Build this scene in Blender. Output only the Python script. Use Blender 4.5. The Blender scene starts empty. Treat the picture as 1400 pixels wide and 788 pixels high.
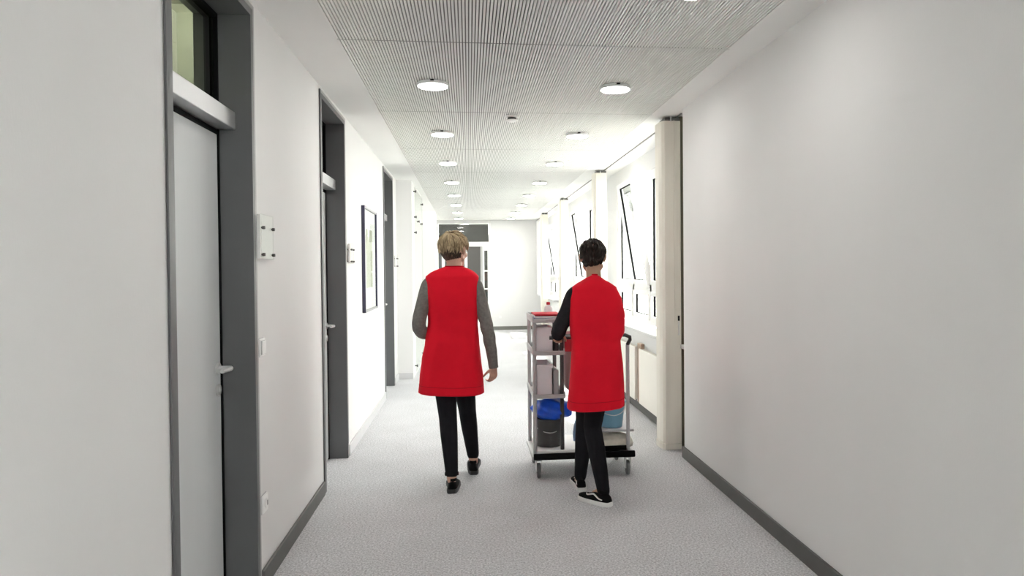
import bpy, bmesh, math, random
from mathutils import Vector, Matrix
random.seed(7)
S = bpy.context.scene
C = S.collection
R = math.radians

# ------------------------------------------------------------------ camera
F_PX, YAW, PITCH, ROLL, EYE = 1000.0, R(6.34), R(-0.9), 0.0085, 1.45
fw = Vector((math.sin(YAW)*math.cos(PITCH), math.cos(YAW)*math.cos(PITCH), math.sin(PITCH)))
rt = Vector((math.cos(YAW), -math.sin(YAW), 0)); up = rt.cross(fw)
rt, up = rt*math.cos(ROLL)-up*math.sin(ROLL), up*math.cos(ROLL)+rt*math.sin(ROLL)
cd = bpy.data.cameras.new('camera'); cam = bpy.data.objects.new('camera', cd); C.objects.link(cam)
cam.matrix_world = Matrix(((rt.x, up.x, -fw.x, 0), (rt.y, up.y, -fw.y, 0), (rt.z, up.z, -fw.z, EYE), (0, 0, 0, 1)))
cd.sensor_width = 36; cd.lens = F_PX/1400*36; cd.shift_x = -0.0373; cd.shift_y = -0.0066
cd.clip_start = .05; cd.clip_end = 300
S.camera = cam

# ------------------------------------------------------------------ light
W = bpy.data.worlds.new('sky'); S.world = W; W.use_nodes = True
wt = W.node_tree; wb = wt.nodes['Background']
wb.inputs['Color'].default_value = (1.0, .985, .965, 1)
wb.inputs['Strength'].default_value = 6.6
sl = bpy.data.lights.new('sun', 'SUN'); sl.energy = 5.0; sl.angle = R(.6); sl.color = (1, .96, .9)
so = bpy.data.objects.new('sun', sl); C.objects.link(so)
so.rotation_euler = Vector((-1, .04, -2.13)).to_track_quat('-Z', 'Y').to_euler()
S.view_settings.view_transform = 'Standard'; S.view_settings.look = 'None'
S.view_settings.exposure = 1.62; S.view_settings.gamma = 1.0
S.view_settings.use_curve_mapping = False
S.cycles.max_bounces = 14; S.cycles.diffuse_bounces = 8; S.cycles.transparent_max_bounces = 16
S.cycles.sample_clamp_indirect = 8.0
S.cycles.use_denoising = True

# ------------------------------------------------------------------ materials
def srgb(r, g, b):
    f = lambda c: (c/255/12.92) if c <= 10 else ((c/255+.055)/1.055)**2.4
    return (f(r), f(g), f(b), 1)

def mat(name, col, rough=.6, metal=0, var=.06, scale=6, bump=0, bscale=200, stretch=(1, 1, 1), emit=0, spec=.5):
    m = bpy.data.materials.new(name); m.use_nodes = True
    t = m.node_tree; n = t.nodes; b = n['Principled BSDF']
    b.inputs['Roughness'].default_value = rough; b.inputs['Metallic'].default_value = metal
    b.inputs['Specular IOR Level'].default_value = spec
    tc = n.new('ShaderNodeTexCoord'); mp = n.new('ShaderNodeMapping'); mp.inputs['Scale'].default_value = stretch
    t.links.new(tc.outputs['Object'], mp.inputs['Vector'])
    nz = n.new('ShaderNodeTexNoise'); nz.inputs['Scale'].default_value = scale; nz.inputs['Detail'].default_value = 4
    t.links.new(mp.outputs['Vector'], nz.inputs['Vector'])
    rp = n.new('ShaderNodeValToRGB')
    c = Vector(col[:3])
    rp.color_ramp.elements[0].position = .3; rp.color_ramp.elements[1].position = .7
    rp.color_ramp.elements[0].color = (*(c*(1-var)), 1)
    rp.color_ramp.elements[1].color = (*[min(1, x) for x in c*(1+var)], 1)
    t.links.new(nz.outputs['Fac'], rp.inputs['Fac']); t.links.new(rp.outputs['Color'], b.inputs['Base Color'])
    if bump:
        n2 = n.new('ShaderNodeTexNoise'); n2.inputs['Scale'].default_value = bscale; n2.inputs['Detail'].default_value = 2
        t.links.new(mp.outputs['Vector'], n2.inputs['Vector'])
        bp = n.new('ShaderNodeBump'); bp.inputs['Strength'].default_value = bump; bp.inputs['Distance'].default_value = .003
        t.links.new(n2.outputs['Fac'], bp.inputs['Height']); t.links.new(bp.outputs['Normal'], b.inputs['Normal'])
    if emit:
        b.inputs['Emission Color'].default_value = (1, .97, .93, 1); b.inputs['Emission Strength'].default_value = emit
    return m

def glass(name, tint=(1, 1, 1), refl=1.0):
    m = bpy.data.materials.new(name); m.use_nodes = True
    t = m.node_tree; n = t.nodes; n.remove(n['Principled BSDF'])
    tr = n.new('ShaderNodeBsdfTransparent'); tr.inputs['Color'].default_value = (*tint, 1)
    gl = n.new('ShaderNodeBsdfGlossy'); gl.inputs['Roughness'].default_value = .02
    fr = n.new('ShaderNodeFresnel')
    # the pane is a thin box without refraction: give the exit face the inverse index so it reflects like the entry face
    ge = n.new('ShaderNodeNewGeometry'); mr = n.new('ShaderNodeMapRange')
    mr.inputs['To Min'].default_value = 1.5; mr.inputs['To Max'].default_value = 1/1.5
    t.links.new(ge.outputs['Backfacing'], mr.inputs['Value']); t.links.new(mr.outputs['Result'], fr.inputs['IOR'])
    mu = n.new('ShaderNodeMath'); mu.operation = 'MULTIPLY'; mu.inputs[1].default_value = refl
    mx = n.new('ShaderNodeMixShader')
    t.links.new(fr.outputs[0], mu.inputs[0]); t.links.new(mu.outputs[0], mx.inputs[0])
    t.links.new(tr.outputs[0], mx.inputs[1]); t.links.new(gl.outputs[0], mx.inputs[2])
    t.links.new(mx.outputs[0], n['Material Output'].inputs['Surface'])
    return m

def carpet_mat():
    m = mat('grey_carpet', (.30, .30, .31, 1), .95, var=.0, spec=.1)
    t = m.node_tree; n = t.nodes; b = n['Principled BSDF']
    tc = n.new('ShaderNodeTexCoord')
    a = n.new('ShaderNodeTexNoise'); a.inputs['Scale'].default_value = 95; a.inputs['Detail'].default_value = 3; a.inputs['Roughness'].default_value = .8
    c = n.new('ShaderNodeTexNoise'); c.inputs['Scale'].default_value = 3.0; c.inputs['Detail'].default_value = 3
    for x in (a, c): t.links.new(tc.outputs['Object'], x.inputs['Vector'])
    r1 = n.new('ShaderNodeValToRGB'); e = r1.color_ramp.elements
    e[0].position = .33; e[0].color = (.32, .32, .335, 1); e[1].position = .68; e[1].color = (.88, .88, .90, 1)
    r2 = n.new('ShaderNodeValToRGB'); e = r2.color_ramp.elements
    e[0].position = .3; e[0].color = (.93, .93, .93, 1); e[1].position = .7; e[1].color = (1, 1, 1, 1)
    mx = n.new('ShaderNodeMix'); mx.data_type = 'RGBA'; mx.blend_type = 'MULTIPLY'; mx.inputs['Factor'].default_value = 1
    t.links.new(a.outputs['Fac'], r1.inputs['Fac']); t.links.new(c.outputs['Fac'], r2.inputs['Fac'])
    t.links.new(r1.outputs['Color'], mx.inputs[6]); t.links.new(r2.outputs['Color'], mx.inputs[7])
    t.links.new(mx.outputs[2], b.inputs['Base Color'])
    bp = n.new('ShaderNodeBump'); bp.inputs['Strength'].default_value = .6; bp.inputs['Distance'].default_value = .004
    t.links.new(a.outputs['Fac'], bp.inputs['Height']); t.links.new(bp.outputs['Normal'], b.inputs['Normal'])
    return m

M = dict(
    wall=mat('white_wall_paint', (.765, .762, .757, 1), .75, var=.012, scale=2.2, bump=.12, bscale=160, stretch=(1, 1, .35)),
    ceil=mat('ceiling_paint', (.84, .84, .825, 1), .8, var=.01, scale=2),
    panel=mat('acoustic_panel_white', (.86, .86, .845, 1), .7, var=.01, scale=3),
    groove=mat('acoustic_groove_fleece', (.22, .22, .215, 1), .95, var=.1),
    carpet=carpet_mat(),
    skirt=mat('anthracite_skirting', (.105, .104, .10, 1), .5, var=.06, scale=9),
    skirt_lit=mat('overlit_skirting_grey', (.60, .60, .61, 1), .5, var=.03),  # dark skirting with overexposed daylight put into its colour
    skirt_mid=mat('mid_grey_skirting', (.20, .20, .185, 1), .5, var=.05),
    strip=mat('olive_gap_shade', (.11, .10, .06, 1), .6, var=.05),  # shade of the gap beside the column, put into the colour
    wheel=mat('grey_castor_rubber', (.20, .20, .205, 1), .6, var=.06),
    frame=mat('grey_steel_frame', (.118, .122, .126, 1), .42, var=.05, scale=3),
    frame_edge=mat('lit_frame_edge_grey', (.42, .42, .415, 1), .4, var=.04),  # frame steel with the highlight on its lit edge put into the colour
    alu=mat('satin_aluminium', (.52, .525, .53, 1), .38, metal=.7, var=.04, scale=30, stretch=(1, 6, 30)),
    leaf=mat('pale_grey_door_laminate', (.62, .64, .645, 1), .5, var=.02, scale=2, stretch=(1, 4, .3)),
    black=mat('black_rubber', (.006, .006, .0065, 1), .8, var=.1, spec=.1),
    chrome=mat('satin_steel_handle', (.74, .74, .735, 1), .3, metal=.55, var=.03),
    white=mat('white_plastic', (.83, .83, .82, 1), .35, var=.01),
    offwhite=mat('white_window_lacquer', (.84, .84, .83, 1), .35, var=.01),
    cream=mat('cream_column_paint', (.76, .725, .645, 1), .5, var=.03, scale=3, stretch=(6, 6, .3)),
    radiator=mat('cream_radiator_enamel', (.82, .79, .72, 1), .4, var=.01),
    brown=mat('brown_radiator_bracket', (.36, .26, .19, 1), .6, var=.05),
    sill=mat('pale_grey_sill', (.66, .66, .65, 1), .45, var=.03),
    glass=glass('dimming_window_glass', (.80, .82, .81)), clear_glass=glass('clear_window_glass', (.97, .985, .98)),  # tint of the first glass is added to hold back far daylight
    green_glass=glass('green_tinted_transom_glass', (.84, .88, .78), 1.2),
    grey_glass=glass('grey_transom_glass', (.82, .84, .82)),
    acrylic=glass('clear_acrylic', (.97, .98, .97), .3),
    diffuser=mat('lamp_diffuser', (.85, .85, .84, 1), .5, var=0, emit=16),
    navy=mat('dark_navy_picture_frame', (.035, .033, .075, 1), .35, var=.05),
    silver=mat('silver_frame_edge', (.30, .30, .32, 1), .35, metal=.4, var=.03),
    paper=mat('white_paper', (.91, .91, .90, 1), .7, var=.01),
    olive=mat('olive_grey_paint', (.42, .43, .36, 1), .8, var=.03),
    green=mat('pale_office_paint', (.50, .50, .42, 1), .8, var=.03),
    office=mat('office_ceiling_paint', (.50, .50, .43, 1), .8, var=.02),
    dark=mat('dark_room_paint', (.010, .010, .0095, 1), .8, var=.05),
    facade=mat('white_render_facade', (.80, .80, .78, 1), .85, var=.02, scale=1),
    ext_glass=mat('facade_window_glass', (.07, .08, .085, 1), .08, var=.1),
    pave=mat('courtyard_paving', (.42, .42, .40, 1), .9, var=.08, scale=2),
    red=mat('red_tunic_cloth', (.80, .010, .029, 1), .85, var=.06, scale=5, bump=.35, bscale=420, spec=.15),
    red_trim=mat('red_tunic_seam', (.47, .005, .016, 1), .85, var=.05, spec=.15),
    knit=mat('heather_grey_knit', (.20, .192, .18, 1), .95, var=.16, scale=60, bump=.6, bscale=260, spec=.1),
    black_knit=mat('black_knit', (.022, .022, .025, 1), .95, var=.15, scale=40, bump=.4, bscale=260, spec=.1),
    black_cloth=mat('black_trouser_cloth', (.0105, .0105, .0135, 1), .85, var=.15, scale=12, bump=.3, bscale=300, spec=.2),
    skin=mat('light_skin', (.60, .36, .27, 1), .5, var=.06, scale=14, spec=.35),
    skin_b=mat('warm_skin', (.50, .30, .20, 1), .5, var=.06, scale=14, spec=.35),
    shoe=mat('black_shoe_canvas', (.007, .007, .0075, 1), .85, var=.1, spec=.12, bump=.3, bscale=500),
    rubber_white=mat('white_rubber_sole', (.80, .80, .78, 1), .5, var=.03),
    rubber_grey=mat('dark_rubber_sole', (.03, .03, .032, 1), .6, var=.08),
    eye=mat('eye_white', (.8, .8, .78, 1), .2, var=.02),
    lip=mat('lip_skin', (.48, .18, .15, 1), .45, var=.03),
    cart_grey=mat('grey_trolley_plastic', (.47, .47, .48, 1), .45, var=.04),
    cart_dark=mat('dark_grey_plastic', (.062, .062, .062, 1), .45, var=.06),
    box_grey=mat('pale_blue_grey_plastic', (.84, .85, .88, 1), .5, var=.02),
    blue=mat('bright_blue_plastic_film', (.008, .10, .72, 1), .35, var=.18, scale=14, bump=.6, bscale=40),
    sky=mat('light_blue_plastic', (.20, .43, .58, 1), .4, var=.06, scale=6),
    pale_blue=mat('pale_blue_cloth', (.30, .48, .68, 1), .85, var=.08, scale=10, bump=.5, bscale=60),
    pink=mat('pale_pink_bag_film', (.66, .40, .40, 1), .5, var=.07, scale=7, bump=.6, bscale=30),
    cloth_red=mat('red_cleaning_cloth', (.56, .03, .045, 1), .85, var=.08),
    mop=mat('cream_mop_cotton', (.66, .63, .55, 1), .95, var=.08, scale=30, bump=.6, bscale=120),
    violet=mat('violet_cloth', (.20, .20, .55, 1), .85, var=.06),
)

def hair_mat(name, a, b):
    m = mat(name, a, .55, var=0, spec=.35); t = m.node_tree; n = t.nodes
    g = n.new('ShaderNodeNewGeometry'); r = n.new('ShaderNodeValToRGB')
    r.color_ramp.elements[0].color = a; r.color_ramp.elements[1].color = b
    t.links.new(g.outputs['Random Per Island'], r.inputs['Fac']); t.links.new(r.outputs['Color'], n['Principled BSDF'].inputs['Base Color'])
    return m
M['blond'] = hair_mat('ash_blond_hair', (.20, .14, .075, 1), (.60, .48, .30, 1))
M['nape'] = hair_mat('brown_nape_hair', (.045, .030, .020, 1), (.095, .066, .045, 1))
M['brunette'] = hair_mat('dark_brown_hair', (.012, .008, .006, 1), (.035, .024, .018, 1))

# ------------------------------------------------------------------ builders
class MB:
    def __init__(s): s.v, s.f, s.m = [], [], []
    def add(s, v, f, mi=0):
        o = len(s.v); s.v += [Vector(p) for p in v]; s.f += [tuple(i+o for i in q) for q in f]; s.m += [mi]*len(f); return s
    def box(s, x0, x1, y0, y1, z0, z1, mi=0, b=0):
        if x0 > x1: x0, x1 = x1, x0
        if y0 > y1: y0, y1 = y1, y0
        if z0 > z1: z0, z1 = z1, z0
        if b:
            bm = bmesh.new(); bmesh.ops.create_cube(bm, size=1)
            for v in bm.verts: v.co = Vector(((x0+x1)/2+v.co.x*(x1-x0), (y0+y1)/2+v.co.y*(y1-y0), (z0+z1)/2+v.co.z*(z1-z0)))
            bmesh.ops.bevel(bm, geom=bm.edges[:], offset=min(b, .45*min(x1-x0, y1-y0, z1-z0)), segments=2, affect='EDGES', profile=.5)
            s.bm(bm, mi); return s
        v = [(x0, y0, z0), (x1, y0, z0), (x1, y1, z0), (x0, y1, z0), (x0, y0, z1), (x1, y0, z1), (x1, y1, z1), (x0, y1, z1)]
        return s.add(v, [(0, 3, 2, 1), (4, 5, 6, 7), (0, 1, 5, 4), (1, 2, 6, 5), (2, 3, 7, 6), (3, 0, 4, 7)], mi)
    def bm(s, bm, mi=0):
        bm.verts.index_update()
        s.add([v.co.copy() for v in bm.verts], [tuple(v.index for v in f.verts) for f in bm.faces], mi); bm.free(); return s
    def rings(s, rings, cap0=True, cap1=True, mi=0):
        n = len(rings[0]); v = [p for r in rings for p in r]; f = []
        for i in range(len(rings)-1):
            for k in range(n):
                a, b = i*n+k, i*n+(k+1) % n
                f.append((a, b, b+n, a+n))
        if cap0: f.append(tuple(range(n-1, -1, -1)))
        if cap1: f.append(tuple(range((len(rings)-1)*n, len(rings)*n)))
        return s.add(v, f, mi)
    def tube(s, pts, rad, seg=12, mi=0, sub=1, cap=True, flat=1.0):
        P = [Vector(p) for p in pts]; rr = list(rad) if hasattr(rad, '__len__') else [rad]*len(P)
        if sub > 1:
            Q, q = [], []
            for i in range(len(P)-1):
                p0 = P[max(i-1, 0)]; p1 = P[i]; p2 = P[i+1]; p3 = P[min(i+2, len(P)-1)]
                for k in range(sub):
                    t = k/sub
                    Q.append(.5*((2*p1)+(p2-p0)*t+(2*p0-5*p1+4*p2-p3)*t*t+(3*p1-p0-3*p2+p3)*t**3)); q.append(rr[i]*(1-t)+rr[i+1]*t)
            Q.append(P[-1]); q.append(rr[-1]); P, rr = Q, q
        nrm = None; rings = []
        for i, p in enumerate(P):
            d = (P[min(i+1, len(P)-1)]-P[max(i-1, 0)]).normalized()
            if nrm is None: nrm = d.orthogonal().normalized()
            else: nrm = (nrm-d*nrm.dot(d)); nrm = nrm.normalized() if nrm.length > 1e-6 else d.orthogonal().normalized()
            b = d.cross(nrm)
            rings.append([p+(nrm*math.cos(a)*flat+b*math.sin(a))*rr[i] for a in [2*math.pi*k/seg for k in range(seg)]])
        return s.rings(rings, cap, cap, mi)
    def lathe(s, c, prof, seg=24, axis='z', mi=0, cap0=True, cap1=True):
        rings = []
        for r, h in prof:
            ring = []
            for k in range(seg):
                a = 2*math.pi*k/seg; x, y = r*math.cos(a), r*math.sin(a)
                ring.append({'z': (c[0]+x, c[1]+y, c[2]+h), 'x': (c[0]+h, c[1]+x, c[2]+y), 'y': (c[0]+y, c[1]+h, c[2]+x)}[axis])
            rings.append(ring)
        return s.rings(rings, cap0, cap1, mi)
    def cone(s, p0, p1, r0, r1, seg=14):
        p0, p1 = Vector(p0), Vector(p1); d = p1-p0; L = d.length or 1e-5; d = d/L
        n = d.orthogonal().normalized(); b = d.cross(n); rings = []
        for a in (-88, -60, -30, 0): rings.append((p0+d*r0*math.sin(R(a)), r0*math.cos(R(a))))
        for a in (0, 30, 60, 88): rings.append((p1+d*r1*math.sin(R(a)), r1*math.cos(R(a))))
        return s.rings([[c+(n*math.cos(t)+b*math.sin(t))*r for t in [2*math.pi*k/seg for k in range(seg)]] for c, r in rings])
    def ell(s, c, rx, ry, rz, rot=None, seg=20, mi=0):
        bm = bmesh.new(); bmesh.ops.create_uvsphere(bm, u_segments=seg, v_segments=seg*2//3, radius=1)
        for v in bm.verts:
            p = Vector((v.co.x*rx, v.co.y*ry, v.co.z*rz)); v.co = Vector(c)+(rot @ p if rot else p)
        return s.bm(bm, mi)
    def build(s, name, m, parent=None, smooth=None, origin=None):
        ms = m if isinstance(m, (list, tuple)) else [m]
        n = len(s.v)
        lo = [min(p[i] for p in s.v) for i in range(3)]; hi = [max(p[i] for p in s.v) for i in range(3)]
        o = Vector(origin) if origin else Vector(((lo[0]+hi[0])/2, (lo[1]+hi[1])/2, lo[2]))
        me = bpy.data.meshes.new(name); me.from_pydata([p-o for p in s.v], [], s.f)
        for x in ms: me.materials.append(M[x] if isinstance(x, str) else x)
        if len(ms) > 1: me.polygons.foreach_set('material_index', s.m)
        bm = bmesh.new(); bm.from_mesh(me); bmesh.ops.recalc_face_normals(bm, faces=bm.faces[:])
        if smooth:
            for f in bm.faces: f.smooth = True
            for e in bm.edges:
                if len(e.link_faces) == 2 and e.calc_face_angle(0) > R(smooth): e.smooth = False
        bm.to_mesh(me); bm.free()
        ob = bpy.data.objects.new(name, me); C.objects.link(ob); place(ob, o, parent)
        return ob

WORLD = {}
def place(ob, o, parent):
    WORLD[ob.name] = Vector(o)
    if parent: ob.parent = parent; ob.location = Vector(o)-WORLD[parent.name]
    else: ob.location = o

def thing(name, label, cat, loc, group=None, kind=None):
    o = bpy.data.objects.new(name, None); C.objects.link(o); place(o, Vector(loc), None); o.empty_display_size = .1
    return tag(o, label, cat, group, kind)

def tag(o, label, cat=None, group=None, kind=None):
    if label: o['label'] = label
    if cat: o['category'] = cat
    if group: o['group'] = group
    if kind: o['kind'] = kind
    return o

def struct(ob, label, cat='wall'): return tag(ob, label, cat, None, 'structure')

def copy_tree(o, parent=None, loc=None):
    c = o.copy(); C.objects.link(c)
    if parent: c.parent = parent
    if loc is not None: c.location = loc
    WORLD[c.name] = Vector(c.location)+(WORLD[parent.name] if parent else Vector())
    for ch in list(o.children): copy_tree(ch, c)
    return c

# ------------------------------------------------------------------ the corridor
XL, XR, CEIL, YB, YE = -.955, 1.63, 2.665, -5.0, 17.78
XW = 1.735            # parapet below the windows
DOORS = [(2.46, 3.40), (4.90, 5.83), (8.43, 9.42)]
DTOP = 2.62

mb = MB(); mb.box(XL-.75, 2.10, YB-.3, YE+4.5, -.12, 0); struct(mb.build('floor', 'carpet', origin=(0, 0, 0)), 'grey speckled carpet running the whole length of the corridor', 'floor')

mb = MB(); TH = .22
ys = [YB]+[y for d in DOORS for y in d]+[YE]
for i in range(0, len(ys), 2): mb.box(XL-TH, XL, ys[i], ys[i+1], 0, CEIL+.1)
for a, b in DOORS: mb.box(XL-TH, XL, a, b, DTOP, CEIL+.1)
struct(mb.build('wall_left', 'wall'), 'white left corridor wall pierced by three grey framed doors')
SY0, SY1 = -4.6, -1.3     # unseen window bay added on the right behind the viewpoint to light the foreground
mb = MB(); mb.box(XR, XR+.30, SY1, 5.44, 0, CEIL+.1); mb.box(XR, XR+.30, YB, SY0, 0, CEIL+.1)
mb.box(XR, XR+.30, SY0, SY1, 0, .86); mb.box(XR, XR+.30, SY0, SY1, 2.47, CEIL+.1)
struct(mb.build('wall_right', 'wall'), 'blank white right wall before the cream column')
# facade wall under, between and over the windows
BAYS = [(5.90, 9.06), (10.60, 12.98), (14.60, 17.02)]
Z0, Z1 = .86, 2.47
mb = MB(); mb.box(XW, 2.10, 5.44, YE, 0, .80); struct(mb.build('wall_parapet', 'wall'), 'low white parapet wall behind the radiators')
mb = MB()
pe = [5.44]+[y for b in BAYS for y in b]+[YE]
for i in range(0, len(pe), 2): mb.box(1.86, 2.10, pe[i], pe[i+1], .80, CEIL+.1)
for a, b in BAYS: mb.box(1.86, 2.10, a, b, Z1, CEIL+.1)
struct(mb.build('wall_window_side', 'wall'), 'white outer wall around the window bays')
mb = MB()
mb.box(XL-TH, -.757, YE, YE+.2, 0, CEIL+.15); mb.box(.545, 2.10, YE, YE+.2, 0, CEIL+.15); mb.box(-.757, .545, YE, YE+.2, 2.60, CEIL+.15)
struct(mb.build('wall_end', 'wall'), 'white end wall closing the corridor around the glazed door')
mb = MB(); mb.box(XL-TH, XR+.3, YB-.2, YB, 0, CEIL+.1)
struct(mb.build('wall_back', 'wall'), 'white wall closing the corridor behind the viewpoint')

# piers on the left beyond the third door
mb = MB(); mb.box(XL-.02, -.75, 9.93, 12.0, 0, CEIL+.05)
struct(mb.build('trim_1', 'wall'), 'white wall pier stepping out beyond the third grey door', 'pier')
mb = MB(); mb.box(XL-.02, -.535, 12.0, 12.42, 0, 2.41)
struct(mb.build('trim_2', 'wall'), 'lower white pier in front of the end door, left', 'pier')

# ceiling: plain borders plus grooved acoustic panels
PX0, PX1, PL = -.672, 1.45, 1.72
mb = MB(); mb.box(XL-TH, PX0, YB-.2, YE+.2, CEIL, CEIL+.12); mb.box(PX1, 2.10, YB-.2, YE+.2, CEIL, CEIL+.12)
ce = struct(mb.build('ceiling', 'ceil', origin=(0, 0, CEIL)), 'white ceiling with plain borders around grooved acoustic panels', 'ceiling')
mb = MB(); per, gw, gd = .0163, .0062, .011
prof = [(PX0+.002, 0)]; x = PX0+.012; mats = []
while x+gw < PX1-.01:
    prof += [(x, 0), (x, gd), (x+gw, gd), (x+gw, 0)]; x += per
prof.append((PX1-.002, 0))
Y0, Y1 = .005, PL-.005
vs, fs, mi = [], [], []
for px, pz in prof: vs += [(px, Y0, CEIL-.004+pz), (px, Y1, CEIL-.004+pz)]
for i in range(len(prof)-1):
    mb_f = (2*i, 2*i+2, 2*i+3, 2*i+1)
    deep = prof[i][1] == gd and prof[i+1][1] == gd
    fs.append(mb_f); mi.append(1 if deep else 0)
n0 = len(vs)
mb.v = [Vector(v) for v in vs]; mb.f = fs; mb.m = mi
me = bpy.data.meshes.new('ceiling_panel'); me.from_pydata([v-Vector((0, 0, CEIL)) for v in mb.v], [], mb.f)
me.materials.append(M['panel']); me.materials.append(M['groove']); me.polygons.foreach_set('material_index', mi); me.update()
bm = bmesh.new(); bm.from_mesh(me)
for f in bm.faces: f.normal_flip() if f.normal.z > 0 else None
bm.to_mesh(me); bm.free()
mb = MB(); mb.box(PX0, PX1, YB-.2, YE+.2, CEIL+.03, CEIL+.12); mb.build('seam_shade_slab', 'groove', ce)  # dark slab: shade in the panel seams is put into its colour
y = 3.93-5*PL
while y < YE-.1:
    o = bpy.data.objects.new('ceiling_panel', me); C.objects.link(o); place(o, Vector((0, y, CEIL)), ce)
    if y+PL > YE: o.scale.y = (YE-.01-y)/PL
    y += PL

# dark curtain track / shadow gap above the windows
mb = MB(); mb.box(1.655, 1.668, 5.58, YE, CEIL-.006, CEIL+.004)
struct(mb.build('trim_3', 'skirt'), 'thin dark track line in the ceiling above the windows', 'track')

mb = MB(); mb.box(1.6835, XW, 5.705, 5.87, 0, CEIL); struct(mb.build('trim_7', 'strip'), 'dark olive strip painted in for the shadow gap between the first column and the wall', 'strip')  # dark strip painted in for the shade of the gap

# skirting
def skirt(name, segs, m, label, axis='y', cap=True):
    mb = MB()
    for x0, x1, y0, y1 in segs: mb.box(x0, x1, y0, y1, 0, .088, b=.004)
    return struct(mb.build(name, m), label, 'skirting')
skirt('baseboard_left', [(XL, XL+.016, YB, DOORS[0][0]-.035), (XL, XL+.016, DOORS[0][1]+.035, DOORS[1][0]-.035)], 'skirt', 'dark grey skirting along the left wall between first two doors')
skirt('baseboard_left_far', [(XL, XL+.016, DOORS[1][1]+.035, DOORS[2][0]-.035), (XL, XL+.016, DOORS[2][1]+.035, 9.93), (XL, -.75, 9.914, 9.93)], 'skirt_lit', 'skirting past the second door, strong daylight painted in as pale grey')
skirt('baseboard_right', [(XR-.016, XR, YB, 5.44), (XR-.016, XR+.02, 5.44, 5.456)], 'skirt', 'dark grey skirting along the blank right wall')
skirt('baseboard_window_side', [(XW-.016, XW, 5.57, YE)], 'skirt', 'dark skirting below the radiators')
skirt('baseboard_end', [(.575, XW, YE-.016, YE)], 'skirt_mid', 'grey skirting on the end wall right of the glazed door')

# ------------------------------------------------------------------ doors on the left
LX = -1.09
def door(i, y0, y1, label, gl, handle=True):
    d = thing('door_%d' % i, label, 'door', (LX, (y0+y1)/2, 0), None, 'structure')
    j = .035
    mb = MB()     # lining of the recess
    mb.box(XL-TH-.012, XL+.010, y0, y0+j, 0, DTOP); mb.box(XL-TH-.012, XL+.010, y1-j, y1, 0, DTOP); mb.box(XL-TH-.012, XL+.010, y0+j, y1-j, DTOP-j, DTOP)
    fr = mb.build('door_frame', 'frame', d)
    mb = MB()     # face flange lying on the wall, its highlight painted in as lighter grey
    mb.box(XL+.001, XL+.010, y1-.006, y1+.018, 0, DTOP+.018, b=.002); mb.box(XL+.001, XL+.010, y0+.006, y1-.006, DTOP-.006, DTOP+.018, b=.002)
    tag(mb.build('frame_flange', 'frame_edge', fr), 'face edge of the frame, highlight painted in as light grey')
    mb = MB(); mb.box(XL+.001, XL+.010, y0-.012, y0+.006, 0, DTOP+.018, b=.002); mb.build('frame_flange', 'frame', fr)
    mb = MB()
    for a, b in ((y0+j, y0+j+.012), (y1-j-.012, y1-j)): mb.box(LX-.05, LX+.006, a, b, 0, DTOP-j)
    mb.box(LX-.05, LX+.004, y0+j, y1-j, 2.055, 2.075); mb.box(LX-.05, LX+.006, y0+j, y1-j, DTOP-j-.018, DTOP-j)
    mb.build('seal', 'black', fr)
    mb = MB(); mb.box(LX-.045, LX, y0+j+.012, y1-j-.012, .008, 2.055, b=.003)
    lf = mb.build('door_leaf', 'leaf', d)
    mb = MB(); mb.box(LX-.04, -1.014, y0+j, y1-j, 2.078, 2.155, b=.004)
    mb.build('transom_bar', 'alu', d)
    mb = MB(); mb.box(LX-.018, LX-.010, y0+j+.012, y1-j-.012, 2.15, DTOP-j-.015)
    mb.build('transom_pane', gl, d)
    if handle:
        hy = y1-j-.055; hz = 1.035
        mb = MB(); mb.lathe((LX, hy, hz), [(.026, 0), (.026, .007), (.023, .010)], 24, 'x')
        h = mb.build('door_handle', 'chrome', lf, 40)
        mb = MB()
        mb.tube([(LX+.008, hy, hz), (LX+.045, hy, hz), (LX+.060, hy-.012, hz), (LX+.063, hy-.04, hz), (LX+.062, hy-.13, hz+.002)], [.010, .010, .0105, .011, .009], 14, sub=5)
        mb2 = mb.build('lever', 'chrome', None, 50)
        # join lever into the handle mesh: one cast piece
        bm = bmesh.new(); bm.from_mesh(h.data); me2 = mb2.data.copy(); me2.transform(Matrix.Translation(WORLD[mb2.name]-WORLD[h.name])); bm.from_mesh(me2); bm.to_mesh(h.data); bm.free(); bpy.data.objects.remove(mb2)
        mb = MB(); mb.lathe((LX, hy, hz-.095), [(.026, 0), (.026, .007), (.022, .010)], 24, 'x'); mb.box(LX+.008, LX+.013, hy-.005, hy+.005, hz-.106, hz-.084, b=.002)
        mb.build('key_rosette', 'chrome', lf, 40)
    return d
door(1, *DOORS[0], 'nearest grey framed door with pale leaf and green glass transom', 'green_glass')
door(2, *DOORS[1], 'second grey framed door on left, before the picture', 'grey_glass')
door(3, *DOORS[2], 'third grey framed door on left, beyond the picture', 'grey_glass')

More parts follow.
